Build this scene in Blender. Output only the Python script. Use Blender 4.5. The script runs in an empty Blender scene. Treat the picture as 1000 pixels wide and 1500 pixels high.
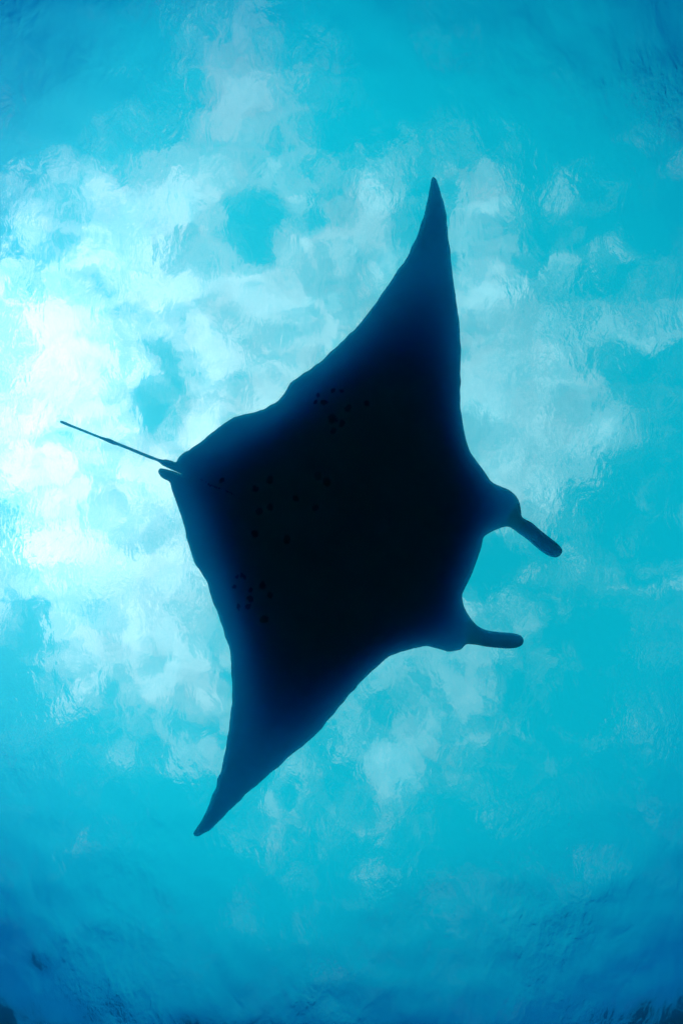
import bpy, math, random
import numpy as np
from mathutils import Vector, Quaternion
from mathutils.geometry import delaunay_2d_cdt

random.seed(7)
rng = np.random.default_rng(11)
scene = bpy.context.scene
COL = scene.collection

# ---------------------------------------------------------------- camera
# A diver's wide lens about twelve metres down, looking almost straight up.
W, H = 1000.0, 1500.0            # photograph size the pixel notes below refer to
F = 850.0                        # focal length in those pixels
CAM_Z = -12.0                    # metres below the mean water level
IOR = 1.333
cam_data = bpy.data.cameras.new('camera')
cam_data.sensor_fit = 'VERTICAL'
cam_data.sensor_height = 36.0
cam_data.lens = 36.0 * F / H
cam_data.clip_start = 0.05
cam_data.clip_end = 2000.0
cam = bpy.data.objects.new('camera', cam_data)
COL.objects.link(cam)
ZENITH_PX = (500.0, 711.0)       # where straight up falls in the picture
zc = Vector(((ZENITH_PX[0] - W/2)/F, -(ZENITH_PX[1] - H/2)/F, -1.0)).normalized()
CAM_Q = zc.rotation_difference(Vector((0, 0, 1)))
cam.rotation_mode = 'QUATERNION'
cam.rotation_quaternion = CAM_Q
CAM_P = Vector((0, 0, CAM_Z))
cam.location = CAM_P
scene.camera = cam

def cam_point(px, py, depth):
    """A point seen at a pixel, at a given distance along the lens axis."""
    v = Vector(((px - W/2)/F*depth, -(py - H/2)/F*depth, -depth))
    return CAM_P + CAM_Q @ v

def sky_dir(px, py):
    """Direction in air of what is seen at a pixel through flat calm water."""
    d = (cam_point(px, py, 1.0) - CAM_P).normalized()
    x, y = d.x*IOR, d.y*IOR
    h = math.sqrt(x*x + y*y)
    if h > 0.985:
        x, y, h = x*0.985/h, y*0.985/h, 0.985
    return Vector((x, y, math.sqrt(1 - h*h)))

# ---------------------------------------------------------------- sun and sky
SUN = sky_dir(-150, 590)
sun_el = math.asin(SUN.z)
sun_data = bpy.data.lights.new('sun', 'SUN')
sun_data.energy = 0.5
sun_data.angle = math.radians(12)     # veiled by thin cloud
sun_data.color = (1.0, 0.96, 0.90)
sun = bpy.data.objects.new('sun', sun_data)
sun.rotation_mode = 'QUATERNION'
sun.rotation_quaternion = SUN.to_track_quat('Z', 'Y')
sun.location = (0, 0, 30)
COL.objects.link(sun)

world = bpy.data.worlds.new('World')
scene.world = world
world.use_nodes = True
nt = world.node_tree
nt.nodes.clear()
N, L = nt.nodes, nt.links

def math_node(op, a, b=None, c=None, clamp=False, tree=None):
    t = tree or nt
    n = t.nodes.new('ShaderNodeMath'); n.operation = op; n.use_clamp = clamp
    for i, v in enumerate((a, b, c)):
        if v is None: continue
        if isinstance(v, (int, float)): n.inputs[i].default_value = v
        else: t.links.new(v, n.inputs[i])
    return n.outputs[0]

def vmath(op, a, b=None, scale=None, tree=None):
    t = tree or nt
    n = t.nodes.new('ShaderNodeVectorMath'); n.operation = op
    for i, v in enumerate((a, b)):
        if v is None: continue
        if isinstance(v, (tuple, list, Vector)): n.inputs[i].default_value = tuple(v)
        else: t.links.new(v, n.inputs[i])
    if scale is not None:
        if isinstance(scale, (int, float)): n.inputs['Scale'].default_value = scale
        else: t.links.new(scale, n.inputs['Scale'])
    return n.outputs['Value'] if op in ('DISTANCE', 'DOT_PRODUCT', 'LENGTH') else n.outputs['Vector']

def smooth(v, lo, hi, a=0.0, b=1.0, tree=None, kind='SMOOTHSTEP'):
    t = tree or nt
    n = t.nodes.new('ShaderNodeMapRange'); n.interpolation_type = kind
    t.links.new(v, n.inputs['Value'])
    n.inputs['From Min'].default_value = lo; n.inputs['From Max'].default_value = hi
    n.inputs['To Min'].default_value = a; n.inputs['To Max'].default_value = b
    return n.outputs['Result']

def noise(vec, scale, detail=4.0, rough=0.5, dist=0.0, tree=None, color=False, lac=2.0):
    t = tree or nt
    n = t.nodes.new('ShaderNodeTexNoise')
    t.links.new(vec, n.inputs['Vector'])
    n.inputs['Scale'].default_value = scale; n.inputs['Detail'].default_value = detail
    n.inputs['Roughness'].default_value = rough; n.inputs['Distortion'].default_value = dist
    n.inputs['Lacunarity'].default_value = lac
    return n.outputs['Color'] if color else n.outputs['Fac']

tc = N.new('ShaderNodeTexCoord')
D = vmath('NORMALIZE', tc.outputs['Generated'])
sky = N.new('ShaderNodeTexSky')
sky.sky_type = 'NISHITA'
sky.sun_disc = False
sky.sun_elevation = sun_el
sky.sun_rotation = math.atan2(SUN.x, SUN.y)
sky.air_density = 1.0
sky.dust_density = 0.0
sky.ozone_density = 2.0

# clouds: broken cumulus and thin veils.  (x, y, radius px, amount)
CLOUDS = [
    (330, 520, 430, 0.30), (740, 580, 300, 0.16), (480, 300, 260, 0.15),
    (50, 560, 190, 0.80), (180, 440, 120, 0.60), (130, 640, 150, 0.40), (100, 760, 170, 0.60), (230, 800, 150, 0.45),
    (120, 900, 150, 0.40), (250, 930, 130, 0.35), (300, 1020, 120, 0.40), (150, 1010, 160, 0.32), (340, 1090, 120, 0.25), (60, 270, 110, 0.30), (180, 280, 90, 0.28),
    (290, 250, 90, 0.60), (250, 340, 90, 0.55), (350, 160, 95, 0.46), (330, 80, 80, 0.30), (330, 450, 110, 0.40),
    (430, 450, 100, 0.50), (420, 540, 110, 0.45), (310, 600, 80, 0.50), (480, 370, 80, 0.30), (520, 290, 70, 0.35),
    (585, 235, 50, 0.33), (550, 380, 80, 0.40), (700, 280, 85, 0.51), (720, 380, 95, 0.43), (680, 470, 90, 0.31),
    (740, 540, 120, 0.43), (700, 600, 80, 0.23), (820, 570, 110, 0.33), (840, 270, 45, 0.33), (880, 370, 52, 0.28),
    (920, 450, 82, 0.20), (780, 660, 130, 0.39), (860, 640, 100, 0.23), (740, 740, 90, 0.27), (860, 830, 80, 0.31),
    (760, 890, 100, 0.27), (680, 910, 70, 0.16), (620, 980, 165, 0.20), (600, 1060, 165, 0.16), (700, 1070, 110, 0.14),
    (480, 1130, 143, 0.26), (560, 1180, 100, 0.12), (450, 700, 200, 0.40), (520, 850, 200, 0.35),
]
CLEAR = [
    (370, 345, 60, .34), (230, 592, 50, .60), (790, 350, 70, .35), (265, 265, 30, .30), (720, 815, 70, .30),
    (350, 495, 25, .30), (10, 1000, 90, .40), (450, 310, 35, .25), (110, 390, 60, .20), (440, 170, 50, .20),
    (520, 60, 150, .25), (130, 80, 170, .25), (820, 100, 200, .20),
]
warp = vmath('SUBTRACT', noise(D, 3.2, 5, 0.6, color=True), (0.5, 0.5, 0.5))
warp2 = vmath('SUBTRACT', noise(D, 11.0, 4, 0.6, color=True), (0.5, 0.5, 0.5))
Q = vmath('ADD', vmath('ADD', D, vmath('SCALE', warp, scale=0.16)), vmath('SCALE', warp2, scale=0.10))
Qxy = vmath('MULTIPLY', Q, (1, 1, 0))
field = None
for sgn, lst in ((1, CLOUDS), (-1, CLEAR)):
    for (x, y, r, a) in lst:
        q = sky_dir(x, y)
        e = [sky_dir(x + dx, y + dy) for dx, dy in ((6, 0), (-6, 0), (0, 6), (0, -6))]
        sc = 0.5*((e[0].xy - e[1].xy).length + (e[2].xy - e[3].xy).length)/12.0
        rr = max(r*sc, 0.012)*1.3
        dist = vmath('DISTANCE', Qxy, (q.x, q.y, 0))
        v = smooth(dist, rr, 0.0, 0.0, sgn*a)
        field = v if field is None else math_node('ADD', field, v)
fb = noise(D, 5.5, 9, 0.62)
fb2 = noise(D, 13.0, 7, 0.62, 0.4)
base = math_node('MULTIPLY_ADD', fb, 0.95, -0.55)         # puffs everywhere in the sky
field = math_node('ADD', math_node('MINIMUM', field, 0.70), base)
vor = N.new('ShaderNodeTexVoronoi'); vor.feature = 'F1'
vor.inputs['Scale'].default_value = 8.5; vor.inputs['Detail'].default_value = 2.0
vor.inputs['Roughness'].default_value = 0.55
L.new(Q, vor.inputs['Vector'])
field = math_node('MULTIPLY_ADD', math_node('SUBTRACT', fb2, 0.5), 1.15, field)
field = math_node('MULTIPLY_ADD', math_node('SUBTRACT', noise(Q, 26.0, 6, 0.68, 0.8), 0.5), 0.95, field)
field = math_node('MULTIPLY_ADD', math_node('SUBTRACT', 0.90, vor.outputs['Distance']), 0.34, field)
field = math_node('ADD', field, 0.05)   # heaped, rounded puffs
cover = math_node('ADD', smooth(field, -0.05, 1.0, 0.0, 0.70), math_node('ADD', smooth(field, 0.26, 0.38, 0.0, 0.15), smooth(field, 0.58, 0.68, 0.0, 0.15)))
cover = math_node('MINIMUM', cover, 0.97)

sdot = math_node('MAXIMUM', vmath('DOT_PRODUCT', D, SUN), 0.0)
g1 = math_node('POWER', sdot, 5.0)
g2 = math_node('POWER', sdot, 7.5)
glow = math_node('ADD', math_node('MULTIPLY', g1, 0.0), math_node('MULTIPLY', g2, 1.08))
tone = smooth(noise(Q, 13.0, 7, 0.65), 0.3, 0.7, 0.66, 1.22, kind='LINEAR')
cl_col = N.new('ShaderNodeCombineColor')
for i, (k, w_) in enumerate(((1.05, 1.35), (1.0, 0.60), (0.97, 0.50))):     # white cloud plus warm light near the sun
    v = math_node('MULTIPLY_ADD', glow, w_, 0.305*k)
    L.new(math_node('MULTIPLY', v, tone), cl_col.inputs[i])

gm = N.new('ShaderNodeGamma'); gm.inputs['Gamma'].default_value = 0.6; L.new(sky.outputs['Color'], gm.inputs['Color'])
sepz = N.new('ShaderNodeSeparateXYZ'); L.new(D, sepz.inputs[0])
sky_k = vmath('MULTIPLY', gm.outputs['Color'], (0.003, 0.177, 0.127))   # strength near 0.1, polarised deep blue
aur = N.new('ShaderNodeCombineColor')                      # bright air round the sun
for i, k in enumerate((0.14, 0.025, 0.01)):
    L.new(math_node('MULTIPLY', glow, k), aur.inputs[i])
sky_sum = vmath('ADD', sky_k, aur.outputs['Color'])
mix = N.new('ShaderNodeMix'); mix.data_type = 'RGBA'
L.new(cover, mix.inputs['Factor']); L.new(sky_sum, mix.inputs['A']); L.new(cl_col.outputs['Color'], mix.inputs['B'])
bg = N.new('ShaderNodeBackground'); bg.inputs['Strength'].default_value = 1.0
low = N.new('ShaderNodeMix'); low.data_type = 'RGBA'      # shade put into the sky colour: dims and blues sky and clouds towards the horizon
L.new(smooth(sepz.outputs['Z'], 0.23, 0.80), low.inputs['Factor'])
low.inputs['A'].default_value = (0.10, 0.15, 0.40, 1); low.inputs['B'].default_value = (1, 1, 1, 1)
L.new(vmath('MULTIPLY', mix.outputs['Result'], low.outputs['Result']), bg.inputs['Color'])
wo = N.new('ShaderNodeOutputWorld')
L.new(bg.outputs['Background'], wo.inputs['Surface'])

# ---------------------------------------------------------------- render settings
vs = scene.view_settings
vs.view_transform = 'Standard'; vs.look = 'None'; vs.gamma = 1.0; vs.use_curve_mapping = False
vs.exposure = 1.74
scene.render.engine = 'CYCLES'
cy = scene.cycles
cy.max_bounces = 14; cy.transmission_bounces = 10; cy.volume_bounces = 4
cy.diffuse_bounces = 3; cy.glossy_bounces = 4
cy.caustics_refractive = True; cy.caustics_reflective = True
cy.blur_glossy = 0.0
cy.sample_clamp_indirect = 0.8
cy.use_adaptive_sampling = False
cy.use_denoising = True

# sea water, per metre (red, green, blue)
FWD_S = (0.006, 0.048, 0.062); FWD_G = 0.992
ALL_S = (0.0001, 0.0022, 0.013)
WATER_A = (0.105, 0.020, 0.002)
world.cycles.sampling_method = 'NONE'   # the sky is only reached through the water surface

# ---------------------------------------------------------------- helpers
def add_mesh(name, verts, faces, mat=None, smooth_shade=True, parent=None):
    me = bpy.data.meshes.new(name)
    verts = np.asarray(verts, dtype=np.float32)
    faces = np.asarray(faces, dtype=np.int32)
    k = faces.shape[1]
    me.vertices.add(len(verts)); me.vertices.foreach_set('co', verts.ravel())
    me.loops.add(faces.size); me.loops.foreach_set('vertex_index', faces.ravel())
    me.polygons.add(len(faces))
    me.polygons.foreach_set('loop_start', np.arange(0, faces.size, k, dtype=np.int32))
    me.update(calc_edges=True); me.validate()
    if smooth_shade:
        me.polygons.foreach_set('use_smooth', np.ones(len(me.polygons), dtype=bool))
    o = bpy.data.objects.new(name, me)
    COL.objects.link(o)
    if mat: me.materials.append(mat)
    if parent: o.parent = parent
    return o

def grid_faces(n, m):
    i, j = np.meshgrid(np.arange(n - 1), np.arange(m - 1), indexing='ij')
    a = (i*m + j).ravel()
    return np.stack([a, a + m, a + m + 1, a + 1], 1)

def new_mat(name):
    m = bpy.data.materials.new(name); m.use_nodes = True
    m.node_tree.nodes.clear()
    return m, m.node_tree

# ---------------------------------------------------------------- water surface
wm, wt = new_mat('sea_surface')
wtc = wt.nodes.new('ShaderNodeTexCoord')
pos = wtc.outputs['Object']
mp = wt.nodes.new('ShaderNodeMapping'); wt.links.new(pos, mp.inputs['Vector'])
mp.inputs['Rotation'].default_value = (0, 0, math.radians(40)); mp.inputs['Scale'].default_value = (1.0, 0.60, 1.0)
stretched = mp.outputs['Vector']
h1 = noise(stretched, 2.6, 3, 0.5, 0.6, tree=wt)
h2 = noise(stretched, 9.0, 2, 0.5, 0.5, tree=wt)
gust = smooth(noise(pos, 0.33, 2, 0.5, tree=wt), 0.45, 0.66, 0.10, 1.0, tree=wt)
hh = math_node('ADD', math_node('MULTIPLY', math_node('MULTIPLY', h1, 0.024, tree=wt), smooth(gust, 0.1, 1.0, 0.55, 1.0, tree=wt, kind='LINEAR'), tree=wt),
               math_node('MULTIPLY', math_node('MULTIPLY', h2, 0.011, tree=wt), gust, tree=wt), tree=wt)
bump = wt.nodes.new('ShaderNodeBump'); bump.inputs['Strength'].default_value = 1.0
bump.inputs['Distance'].default_value = 1.0
wt.links.new(hh, bump.inputs['Height'])
gl = wt.nodes.new('ShaderNodeBsdfGlass'); gl.inputs['IOR'].default_value = IOR
gl.inputs['Roughness'].default_value = 0.0; gl.inputs['Color'].default_value = (1, 1, 1, 1)
wt.links.new(bump.outputs['Normal'], gl.inputs['Normal'])
out = wt.nodes.new('ShaderNodeOutputMaterial'); wt.links.new(gl.outputs['BSDF'], out.inputs['Surface'])

s = np.linspace(-1, 1, 601)
ax = 19.0*s + 131.0*np.sign(s)*np.abs(s)**7
X, Y = np.meshgrid(ax, ax, indexing='ij')
Z = np.zeros_like(X)
wind = math.radians(125)
for k in range(46):
    lam = 0.55*(9.0/0.55)**rng.random()
    th = wind + rng.normal(0, 0.75)
    slope = 0.0068*(lam/2.0)**0.15
    kk = 2*math.pi/lam
    ph = rng.random()*2*math.pi
    fade = np.clip(1.0 - (np.hypot(X, Y) - 22)/30.0, 0.0, 1.0) if lam < 4 else 1.0
    Z += fade*slope/kk*np.sin(kk*(math.cos(th)*X + math.sin(th)*Y) + ph)
water = add_mesh('water_surface', np.stack([X.ravel(), Y.ravel(), Z.ravel()], 1), grid_faces(601, 601), wm)
water['kind'] = 'structure'

# ---------------------------------------------------------------- seabed, far below
sm, st = new_mat('sand')
b = st.nodes.new('ShaderNodeBsdfPrincipled'); so = st.nodes.new('ShaderNodeOutputMaterial')
stc = st.nodes.new('ShaderNodeTexCoord')
cr = st.nodes.new('ShaderNodeValToRGB')
cr.color_ramp.elements[0].color = (0.16, 0.14, 0.11, 1); cr.color_ramp.elements[1].color = (0.30, 0.27, 0.21, 1)
st.links.new(noise(stc.outputs['Object'], 0.12, 6, 0.6, tree=st), cr.inputs['Fac'])
st.links.new(cr.outputs['Color'], b.inputs['Base Color']); b.inputs['Roughness'].default_value = 0.9
st.links.new(b.outputs['BSDF'], so.inputs['Surface'])
ax2 = np.linspace(-150, 150, 91)
X2, Y2 = np.meshgrid(ax2, ax2, indexing='ij')
Z2 = -46.0 + 0.9*np.sin(X2*0.07 + 1.1*np.sin(Y2*0.05)) + 0.6*np.cos(Y2*0.11 + X2*0.03)
seabed = add_mesh('seabed', np.stack([X2.ravel(), Y2.ravel(), Z2.ravel()], 1), grid_faces(91, 91), sm)
seabed['kind'] = 'structure'

# ---------------------------------------------------------------- manta ray
OUT = [(634.5,259.5),(638,262),(641,267),(645,281),(650,300),(654,330),(658,360),(661,388),(664,411),(668,440),(671.5,470),(674,503),
 (674.8,539),(673.8,575),(675,605),(679,632),(684,651),(689,663),(700,678.5),(710,692),(720,706),(732,712),(744,717),(754,725),
 (759.6,734),(762.4,746),(764,757),(778,765.5),(792,777.5),(806,788.5),(817,797.5),(822.4,805),(821.6,811),(816,816),(806,815.4),
 (794,809),(781,798.5),(772,790.5),(760,782),(750,774.5),(743,771.5),(736,772.5),(726,776),(716,781),(708,787),(705,800),(700,815),(694,832),
 (688,847),(680,863),(676,871),(677,880),(681,892),(689,906),(698,916),(709,922),(720,924.4),(736,926),(752,927.6),(762,931),
 (766.4,937),(765,943),(758,948),(744,950),(728,949),(712,947.4),(696,944.4),(683,944),(676,950),(668,953),(658,954),(648,952.4),
 (636,949),(623,947.4),(611,949),(598,952),(574,960),(550,978),(522,1006),(490,1044),(462,1076),(430,1104),(390,1138),(354,1170),
 (336,1187),(320,1203),(308,1214.5),(298,1221.5),(290,1225.4),(284.5,1224.5),(283,1221),(288,1213),(298,1197),(307,1177),(316,1152),
 (325,1122),(330,1100),(334,1072),(338,1046),(340,1026),(340.5,1000),(338.5,975),(336,950),(331,934),(326,918),(320,899),(313,884),
 (307,868),(303,853),(294,838),(284,822),(278,802),(273,788),(272,779),(264,752),(257,732),(252,718),(248,705.5),(240,701.5),(234,696),
 (231.8,690),(234,686.2),(241,686.6),(248,688.4),(256,690.6),(266,694.2),(256,689.9),(250,687.2),(243,684),(237,681),(233.2,677.2)]
def tail_sides():
    cl = [(236,675.2,2.2),(216,668,1.9),(190,657.3,1.8),(170,649.3,1.9),(164,647,2.4),(157,644.6,2.0),(150,642,1.6),(130,634,1.5),(110,626,1.5),(92,618.8,1.6)]
    lo, up = [], []
    for i, (x, y, w) in enumerate(cl):
        w *= 1.7
        a = cl[max(i-1, 0)]; c = cl[min(i+1, len(cl)-1)]
        tx, ty = c[0]-a[0], c[1]-a[1]; l = math.hypot(tx, ty); tx /= l; ty /= l
        lo.append((x + ty*w*-1*-1*-1, y + tx*w*-1)); up.append((x + ty*w, y - tx*w*-1))
    return cl, lo, up
_cl, _a, _b = tail_sides()
# side nearer the lower pelvic fin first
_low = [p if p[1] > q[1] else q for p, q in zip(_a, _b)]
_upp = [p if p[1] <= q[1] else q for p, q in zip(_a, _b)]
OUT += _low[1:] + [(88.2, 618.6), (88.6, 616.4)] + _upp[::-1][:-1]
OUT += [(236,672.8),(244,673),(252,675),(257.5,677),(262,670),(270,662.6),(278,659.6),(286,653),(300,643),(320,627),(336,615),(344,609.6),
 (352,608.6),(366,605.4),(380,601),(396,593),(412,581),(425.5,561.5),(445,546.5),(466,531.5),(490,510.5),(511,490.5),(532,467.5),
 (550,443.5),(566,420),(582.5,397),(597.5,374),(607.5,352),(616,330),(622.5,307.5),(626,290),(629,275),(631.5,264)]

def resample(pts, step):
    P = [np.array(p, float) for p in pts]
    n = len(P); res = []
    for i in range(n):
        p0, p1, p2, p3 = P[i-1], P[i], P[(i+1) % n], P[(i+2) % n]
        d01, d12, d23 = [max(np.linalg.norm(b-a), 1e-3)**0.5 for a, b in ((p0,p1),(p1,p2),(p2,p3))]
        t1, t2, t3 = d01, d01+d12, d01+d12+d23
        k = max(1, int(round(np.linalg.norm(p2-p1)/step)))
        for j in range(k):
            t = t1 + (t2-t1)*j/k
            A1 = (t1-t)/t1*p0 + t/t1*p1
            A2 = (t2-t)/(t2-t1)*p1 + (t-t1)/(t2-t1)*p2
            A3 = (t3-t)/(t3-t2)*p2 + (t-t2)/(t3-t2)*p3
            B1 = (t2-t)/t2*A1 + t/t2*A2
            B2 = (t3-t)/(t3-t1)*A2 + (t-t1)/(t3-t1)*A3
            res.append((t2-t)/(t2-t1)*B1 + (t-t1)/(t2-t1)*B2)
    return np.array(res)
R = resample(OUT, 3.2)
# worn, slightly ragged fin margins (not on the tail)
nR = np.roll(R, -1, 0) - np.roll(R, 1, 0)
nR = np.stack([nR[:,1], -nR[:,0]], 1)/np.maximum(np.linalg.norm(nR, axis=1), 1e-6)[:,None]
jit = rng.normal(0, 1, len(R)); jit = np.convolve(np.r_[jit[-2:], jit, jit[:2]], [.15,.25,.3,.25,.15], 'same')[2:-2]
body_w = np.clip((R[:,0] - 262)/20, 0, 1)*np.clip((700 - R[:,0])/30, 0, 1)
R = R + nR*(jit*1.0*body_w)[:,None]

def inside(P, poly):
    x, y = P[:,0], P[:,1]; c = np.zeros(len(P), bool)
    j = len(poly) - 1
    for i in range(len(poly)):
        xi, yi = poly[i]; xj, yj = poly[j]
        m = ((yi > y) != (yj > y))
        if m.any():
            xx = (xj-xi)*(y-yi)/((yj-yi) if yj != yi else 1e-9) + xi
            c ^= m & (x < xx)
        j = i
    return c
def dist_to(P, poly):
    A = poly; B = np.roll(poly, -1, 0); d = np.full(len(P), 1e9)
    for a, b_ in zip(A, B):
        ab = b_-a; t = np.clip(((P-a)@ab)/max(ab@ab, 1e-9), 0, 1)
        d = np.minimum(d, np.hypot(*(P - a - t[:,None]*ab).T))
    return d

G = 4.0
gx = np.arange(60, 850, G); gy = np.arange(240, 1250, G)
GX, GY = np.meshgrid(gx, gy, indexing='ij')
MASK = inside(np.stack([GX.ravel(), GY.ravel()], 1), R).reshape(GX.shape)
mem = np.zeros(GX.shape)
lam2 = (140.0/G)**2
for _ in range(2600):       # inflate the outline like a membrane
    avg = np.zeros_like(mem)
    avg[1:-1,1:-1] = mem[2:,1:-1] + mem[:-2,1:-1] + mem[1:-1,2:] + mem[1:-1,:-2]
    mem = np.where(MASK, (avg + 1.0)/(4.0 + 1.0/lam2), 0.0)
mem /= mem.max()
def sample(Fd, P):
    u = np.clip((P[:,0]-gx[0])/G, 0, len(gx)-1.001); v = np.clip((P[:,1]-gy[0])/G, 0, len(gy)-1.001)
    i, j = u.astype(int), v.astype(int); fu, fv = u-i, v-j
    return (Fd[i,j]*(1-fu)*(1-fv) + Fd[i+1,j]*fu*(1-fv) + Fd[i,j+1]*(1-fu)*fv + Fd[i+1,j+1]*fu*fv)

hx = []
step = 7.0
for r_, yy in enumerate(np.arange(255, 1230, step*0.866)):
    for xx in np.arange(80 + (r_ % 2)*step/2, 830, step): hx.append((xx, yy))
hx = np.array(hx)
ins = inside(hx, R); hx = hx[ins]; dh = dist_to(hx, R); hx = hx[dh > 9.5]
rings = []
for off, keep in ((0.7, 1), (2.0, 1), (4.2, 1), (7.0, 2)):
    for sg in (1, -1):
        q = (R + sg*nR*off)[::keep]
        q = q[inside(q, R)]
        dq = dist_to(q, R); q = q[dq > off*0.93]
        rings.append(q)
INT = np.concatenate([hx] + rings)
pts = np.concatenate([R, INT])
nb = len(R)
co, ed, fc, ov, oe, of = delaunay_2d_cdt([Vector(p) for p in pts], [(i, (i+1) % nb) for i in range(nb)], [], 1, 1e-4)
P2 = np.array([(c.x, c.y) for c in co])
fc = [f for f in fc if len(f) == 3]
cen = np.array([P2[list(f)].mean(0) for f in fc]); okf = inside(cen, R)
fc = [f for f, k in zip(fc, okf) if k]
D2 = dist_to(P2, R); rim = D2 < 0.02
M2 = sample(mem, P2)

# body axes in the picture: tail base -> mouth, and across the wings
DIST = 2.45                                       # from the lens to the animal, metres
TB = np.array([258.0, 684.0]); AU = np.array([.942, .336]); AV = np.array([-.336, .942])
rel = P2 - TB
U = rel@AU; V = rel@AV
PX_M = DIST/F                                     # metres per pixel at the animal
LOBES = (((744, 762), (814, 807), 1.0), ((684, 934), (758, 938.5), -1.0))
lobe = np.zeros(len(P2)); fold = np.zeros(len(P2)); groove = np.zeros(len(P2))
for (ax0, ay0), (ax1, ay1), sg in LOBES:          # rolled head fins, one margin turned towards the mouth
    dx, dy = ax1-ax0, ay1-ay0; ll = math.hypot(dx, dy)
    al = ((P2[:,0]-ax0)*dx + (P2[:,1]-ay0)*dy)/ll; ac = (-(P2[:,0]-ax0)*dy + (P2[:,1]-ay0)*dx)/ll
    t_ = np.clip((al + 8)/34, 0, 1); wgt = t_*t_*(3 - 2*t_)*np.clip((34 - np.abs(ac))/16, 0, 1)*(al < ll + 18)
    lobe = np.maximum(lobe, wgt); fold += sg*np.clip(ac/12.0, -1, 1)*wgt
    groove += wgt*np.exp(-((ac - sg*2.5)/3.5)**2)
edge = np.sqrt(np.clip(D2/11.0, 0, 1)*(2 - np.clip(D2/11.0, 0, 1)))
tailish = np.clip((262 - P2[:,0])/12, 0, 1)
rimh = np.where(tailish > 0, np.minimum(D2, 3.0)*PX_M*1.0 + 0.002*(D2 > .3), 0.012*edge + 0.008*edge*lobe)
lead = np.clip((U - 120)/220, 0, 1)               # fore edge of the wings is fleshier than the rear edge
hb = rimh*1.1 + 0.085*M2**(2.9 - 1.25*lead)
ht = rimh*1.1 + 0.22*M2**(2.9 - 1.25*lead)
# a low keel along the belly and the swell of the gill chambers
hb += 0.018*np.exp(-(V/38)**2)*np.clip(U/60, 0, 1)*np.clip((430-U)/60, 0, 1)
hb += 0.016*(np.exp(-((V-88)/36)**2) + np.exp(-((V+88)/36)**2))*np.exp(-((U-300)/95)**2)
hb *= 1 - 0.55*np.clip(groove, 0, 1)              # the fold along each head fin
# wings sweep upwards to the tips, front margin curls down, the horns droop
a = np.abs(V)/510.0
bend = 0.33*a**2.1 - 0.04*np.exp(-((a-.42)/.2)**2)
bend += 0.05*np.clip(-U/180, 0, 1) - 0.09*lobe - 0.05*np.clip((U-330)/150, 0, 1)*a
bend += 0.012*np.sin(V*0.05 + U*0.03)*np.clip(a*2-.4, 0, 1)
depth = DIST + bend + 0.03*fold
def world(Pp, dep):
    v = np.stack([(Pp[:,0]-W/2)/F*dep, -(Pp[:,1]-H/2)/F*dep, -dep], 1)
    m = np.array(CAM_Q.to_matrix())
    return v@m.T + np.array(CAM_P)
mid = world(P2, depth)
axis = np.array(CAM_Q @ Vector((0, 0, -1)))        # away from the lens = towards the animal's back
hb = np.where(rim, 0, hb); ht = np.where(rim, 0, ht)
bel = mid - hb[:,None]*axis
bak = mid + ht[:,None]*axis
n2 = len(P2)
idx_back = np.where(rim, np.arange(n2), -1)
order = np.where(~rim)[0]; idx_back[order] = n2 + np.arange(len(order))
verts = np.concatenate([bel, bak[order]])
F1 = np.array(fc)
tri = P2[F1]
ccw = ((tri[:,1,0]-tri[:,0,0])*(tri[:,2,1]-tri[:,0,1]) - (tri[:,1,1]-tri[:,0,1])*(tri[:,2,0]-tri[:,0,0])) > 0
F1[ccw] = F1[ccw][:, ::-1]                          # belly faces look at the lens
F2 = idx_back[F1][:, ::-1]
keep2 = np.array([not (set(f1) == set(f2)) for f1, f2 in zip(F1.tolist(), F2.tolist())])
base_pt = world(TB[None], np.array([DIST]))[0]
faces = np.concatenate([F1, F2[keep2]])

# skin: black back, paler belly with black blotches
km, kt = new_mat('manta_skin')
pr = kt.nodes.new('ShaderNodeBsdfPrincipled'); ko = kt.nodes.new('ShaderNodeOutputMaterial')
at = kt.nodes.new('ShaderNodeAttribute'); at.attribute_name = 'back'
at2 = kt.nodes.new('ShaderNodeAttribute'); at2.attribute_name = 'plan'    # body plan coordinates, metres
plan = at2.outputs['Vector']
wv = vmath('ADD', plan, vmath('SCALE', vmath('SUBTRACT', noise(plan, 26, 3, 0.6, tree=kt, color=True), (.5,.5,.5), tree=kt), scale=0.035, tree=kt), tree=kt)
SPOTS = [(488,574,3),(500,576,3),(463,591,3),(475,591,3.5),(509,601,4.5),(537,594,4),(488,616,5.5),(500,624,4.5),(489,634,4),
 (377,717,4.5),(399,704,5),(384,749,4.5),(400,743,4.5),(376,781,5.5),(423,788,5),(436,731,4.5),(467,700,5),(479,708,6),(464,744,4.5),
 (357,843,3),(360,845,3),(386,855,4.5),(368,863,3.5),(398,869,4),(368,877,4.5),(389,905,5),(344,859,3),(350,888,3),(365,887,3.5),
 (349,845,3),(328,705,3.5),(423,560,2.5),(466,580,3)]
SPOTS += [(297 + 3.1*k, 704 + 1.35*k, 1.3) for k in range(18) if k % 7 != 3]      # the faint line running on from the tail
sp = None
for (x, y, r) in SPOTS:
    q = (np.array([x, y]) - TB); u_, v_ = q@AU*PX_M, q@AV*PX_M
    d_ = vmath('DISTANCE', wv, (u_, v_, 0), tree=kt)
    m_ = smooth(d_, r*PX_M*1.5, r*PX_M*0.75, tree=kt)
    sp = m_ if sp is None else math_node('MAXIMUM', sp, m_, tree=kt)
mott = noise(plan, 3.0, 6, 0.6, tree=kt)
bc = kt.nodes.new('ShaderNodeMix'); bc.data_type = 'RGBA'
bc.inputs['A'].default_value = (0.18, 0.19, 0.20, 1); bc.inputs['B'].default_value = (0.28, 0.29, 0.30, 1)
kt.links.new(mott, bc.inputs['Factor'])
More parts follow.
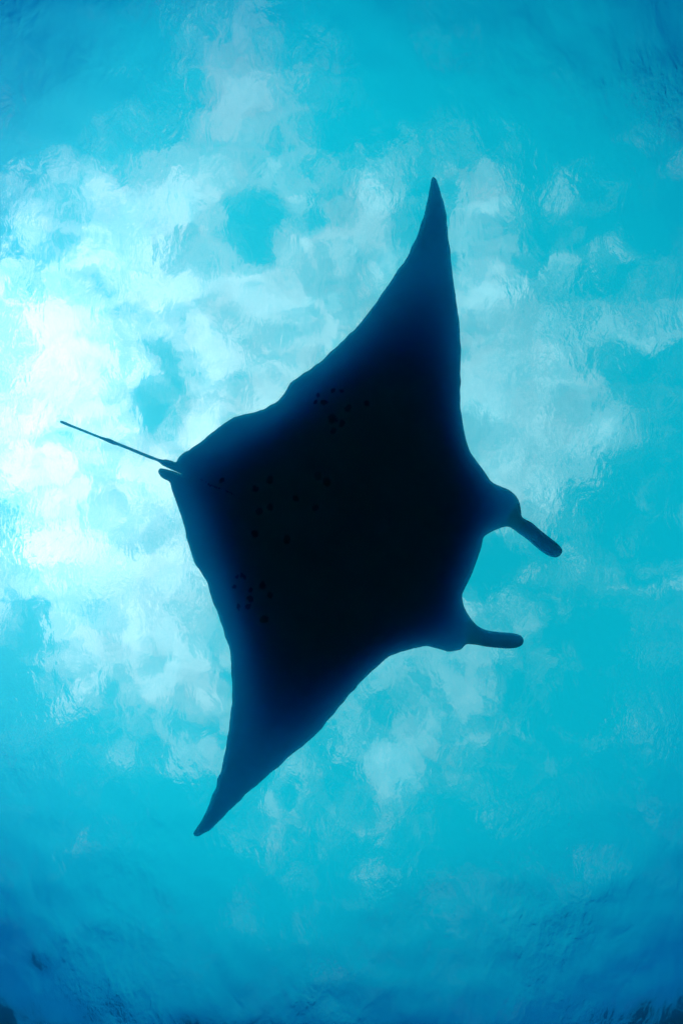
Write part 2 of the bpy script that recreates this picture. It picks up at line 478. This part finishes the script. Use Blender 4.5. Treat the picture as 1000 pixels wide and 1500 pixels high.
bs = kt.nodes.new('ShaderNodeMix'); bs.data_type = 'RGBA'
kt.links.new(sp, bs.inputs['Factor']); kt.links.new(bc.outputs['Result'], bs.inputs['A']); bs.inputs['B'].default_value = (0.012, 0.012, 0.014, 1)
bk = kt.nodes.new('ShaderNodeMix'); bk.data_type = 'RGBA'
kt.links.new(at.outputs['Fac'], bk.inputs['Factor']); kt.links.new(bs.outputs['Result'], bk.inputs['A']); bk.inputs['B'].default_value = (0.03, 0.032, 0.036, 1)
kt.links.new(bk.outputs['Result'], pr.inputs['Base Color'])
pr.inputs['Roughness'].default_value = 0.6
pr.inputs['Specular IOR Level'].default_value = 0.1
pr.inputs['Subsurface Weight'].default_value = 1.0
pr.inputs['Subsurface Radius'].default_value = (0.03, 0.60, 1.0)
pr.inputs['Subsurface Scale'].default_value = 0.26
kb = kt.nodes.new('ShaderNodeBump'); kb.inputs['Strength'].default_value = 0.25; kb.inputs['Distance'].default_value = 0.004
kt.links.new(noise(plan, 60, 4, 0.6, tree=kt), kb.inputs['Height']); kt.links.new(kb.outputs['Normal'], pr.inputs['Normal'])
kt.links.new(pr.outputs['BSDF'], ko.inputs['Surface'])

manta = add_mesh('manta_ray', verts - base_pt, faces, km)
manta.location = base_pt
me = manta.data
back = np.zeros(len(verts)); back[n2:] = 1.0; back[:n2][rim] = 0.5
pl = np.zeros((len(verts), 3)); pl[:n2,0] = U*PX_M; pl[:n2,1] = V*PX_M
pl[n2:,0] = U[order]*PX_M; pl[n2:,1] = V[order]*PX_M
A_ = me.attributes.new('back', 'FLOAT', 'POINT'); A_.data.foreach_set('value', back.astype(np.float32))
B_ = me.attributes.new('plan', 'FLOAT_VECTOR', 'POINT'); B_.data.foreach_set('vector', pl.astype(np.float32).ravel())
manta['label'] = 'dark manta ray with spread wings gliding under the bright sea surface'
manta['category'] = 'manta ray'

# ---------------------------------------------------------------- the body of sea water
hm, hn = new_mat('sea_water_volume')
ho = hn.nodes.new('ShaderNodeOutputMaterial')
def scatter_volume(sig_s, sig_a, g):
    """Principled Volume from scattering and absorption per metre."""
    pv = hn.nodes.new('ShaderNodeVolumePrincipled')
    dens = 1.2*max(s_ + a_ for s_, a_ in zip(sig_s, sig_a))
    colr = [s_/dens for s_ in sig_s]
    pv.inputs['Density'].default_value = dens
    pv.inputs['Color'].default_value = (*colr, 1)
    pv.inputs['Absorption Color'].default_value = (*[max(1 - (a_/dens)/(1 - c_), 0)**2 for a_, c_ in zip(sig_a, colr)], 1)
    pv.inputs['Anisotropy'].default_value = g
    return pv.outputs['Volume']
# sea water scatters mostly into a narrow forward lobe, and a little all round
addv = hn.nodes.new('ShaderNodeAddShader')
hn.links.new(scatter_volume(FWD_S, WATER_A, FWD_G), addv.inputs[0])
hn.links.new(scatter_volume(ALL_S, (0.0, 0.0, 0.0), 0.3), addv.inputs[1])
hn.links.new(addv.outputs['Shader'], ho.inputs['Volume'])
x0, z0, z1 = 152.0, -49.0, 0.6
hv = [(sx*x0, sy*x0, z) for z in (z0, z1) for sx, sy in ((-1,-1),(1,-1),(1,1),(-1,1))]
hf = [(3,2,1,0),(4,5,6,7),(0,1,5,4),(1,2,6,5),(2,3,7,6),(3,0,4,7)]
haze = add_mesh('haze', hv, hf, hm, smooth_shade=False)
haze['kind'] = 'stuff'
haze['label'] = 'clear blue sea water filling the whole view'
haze['category'] = 'water'
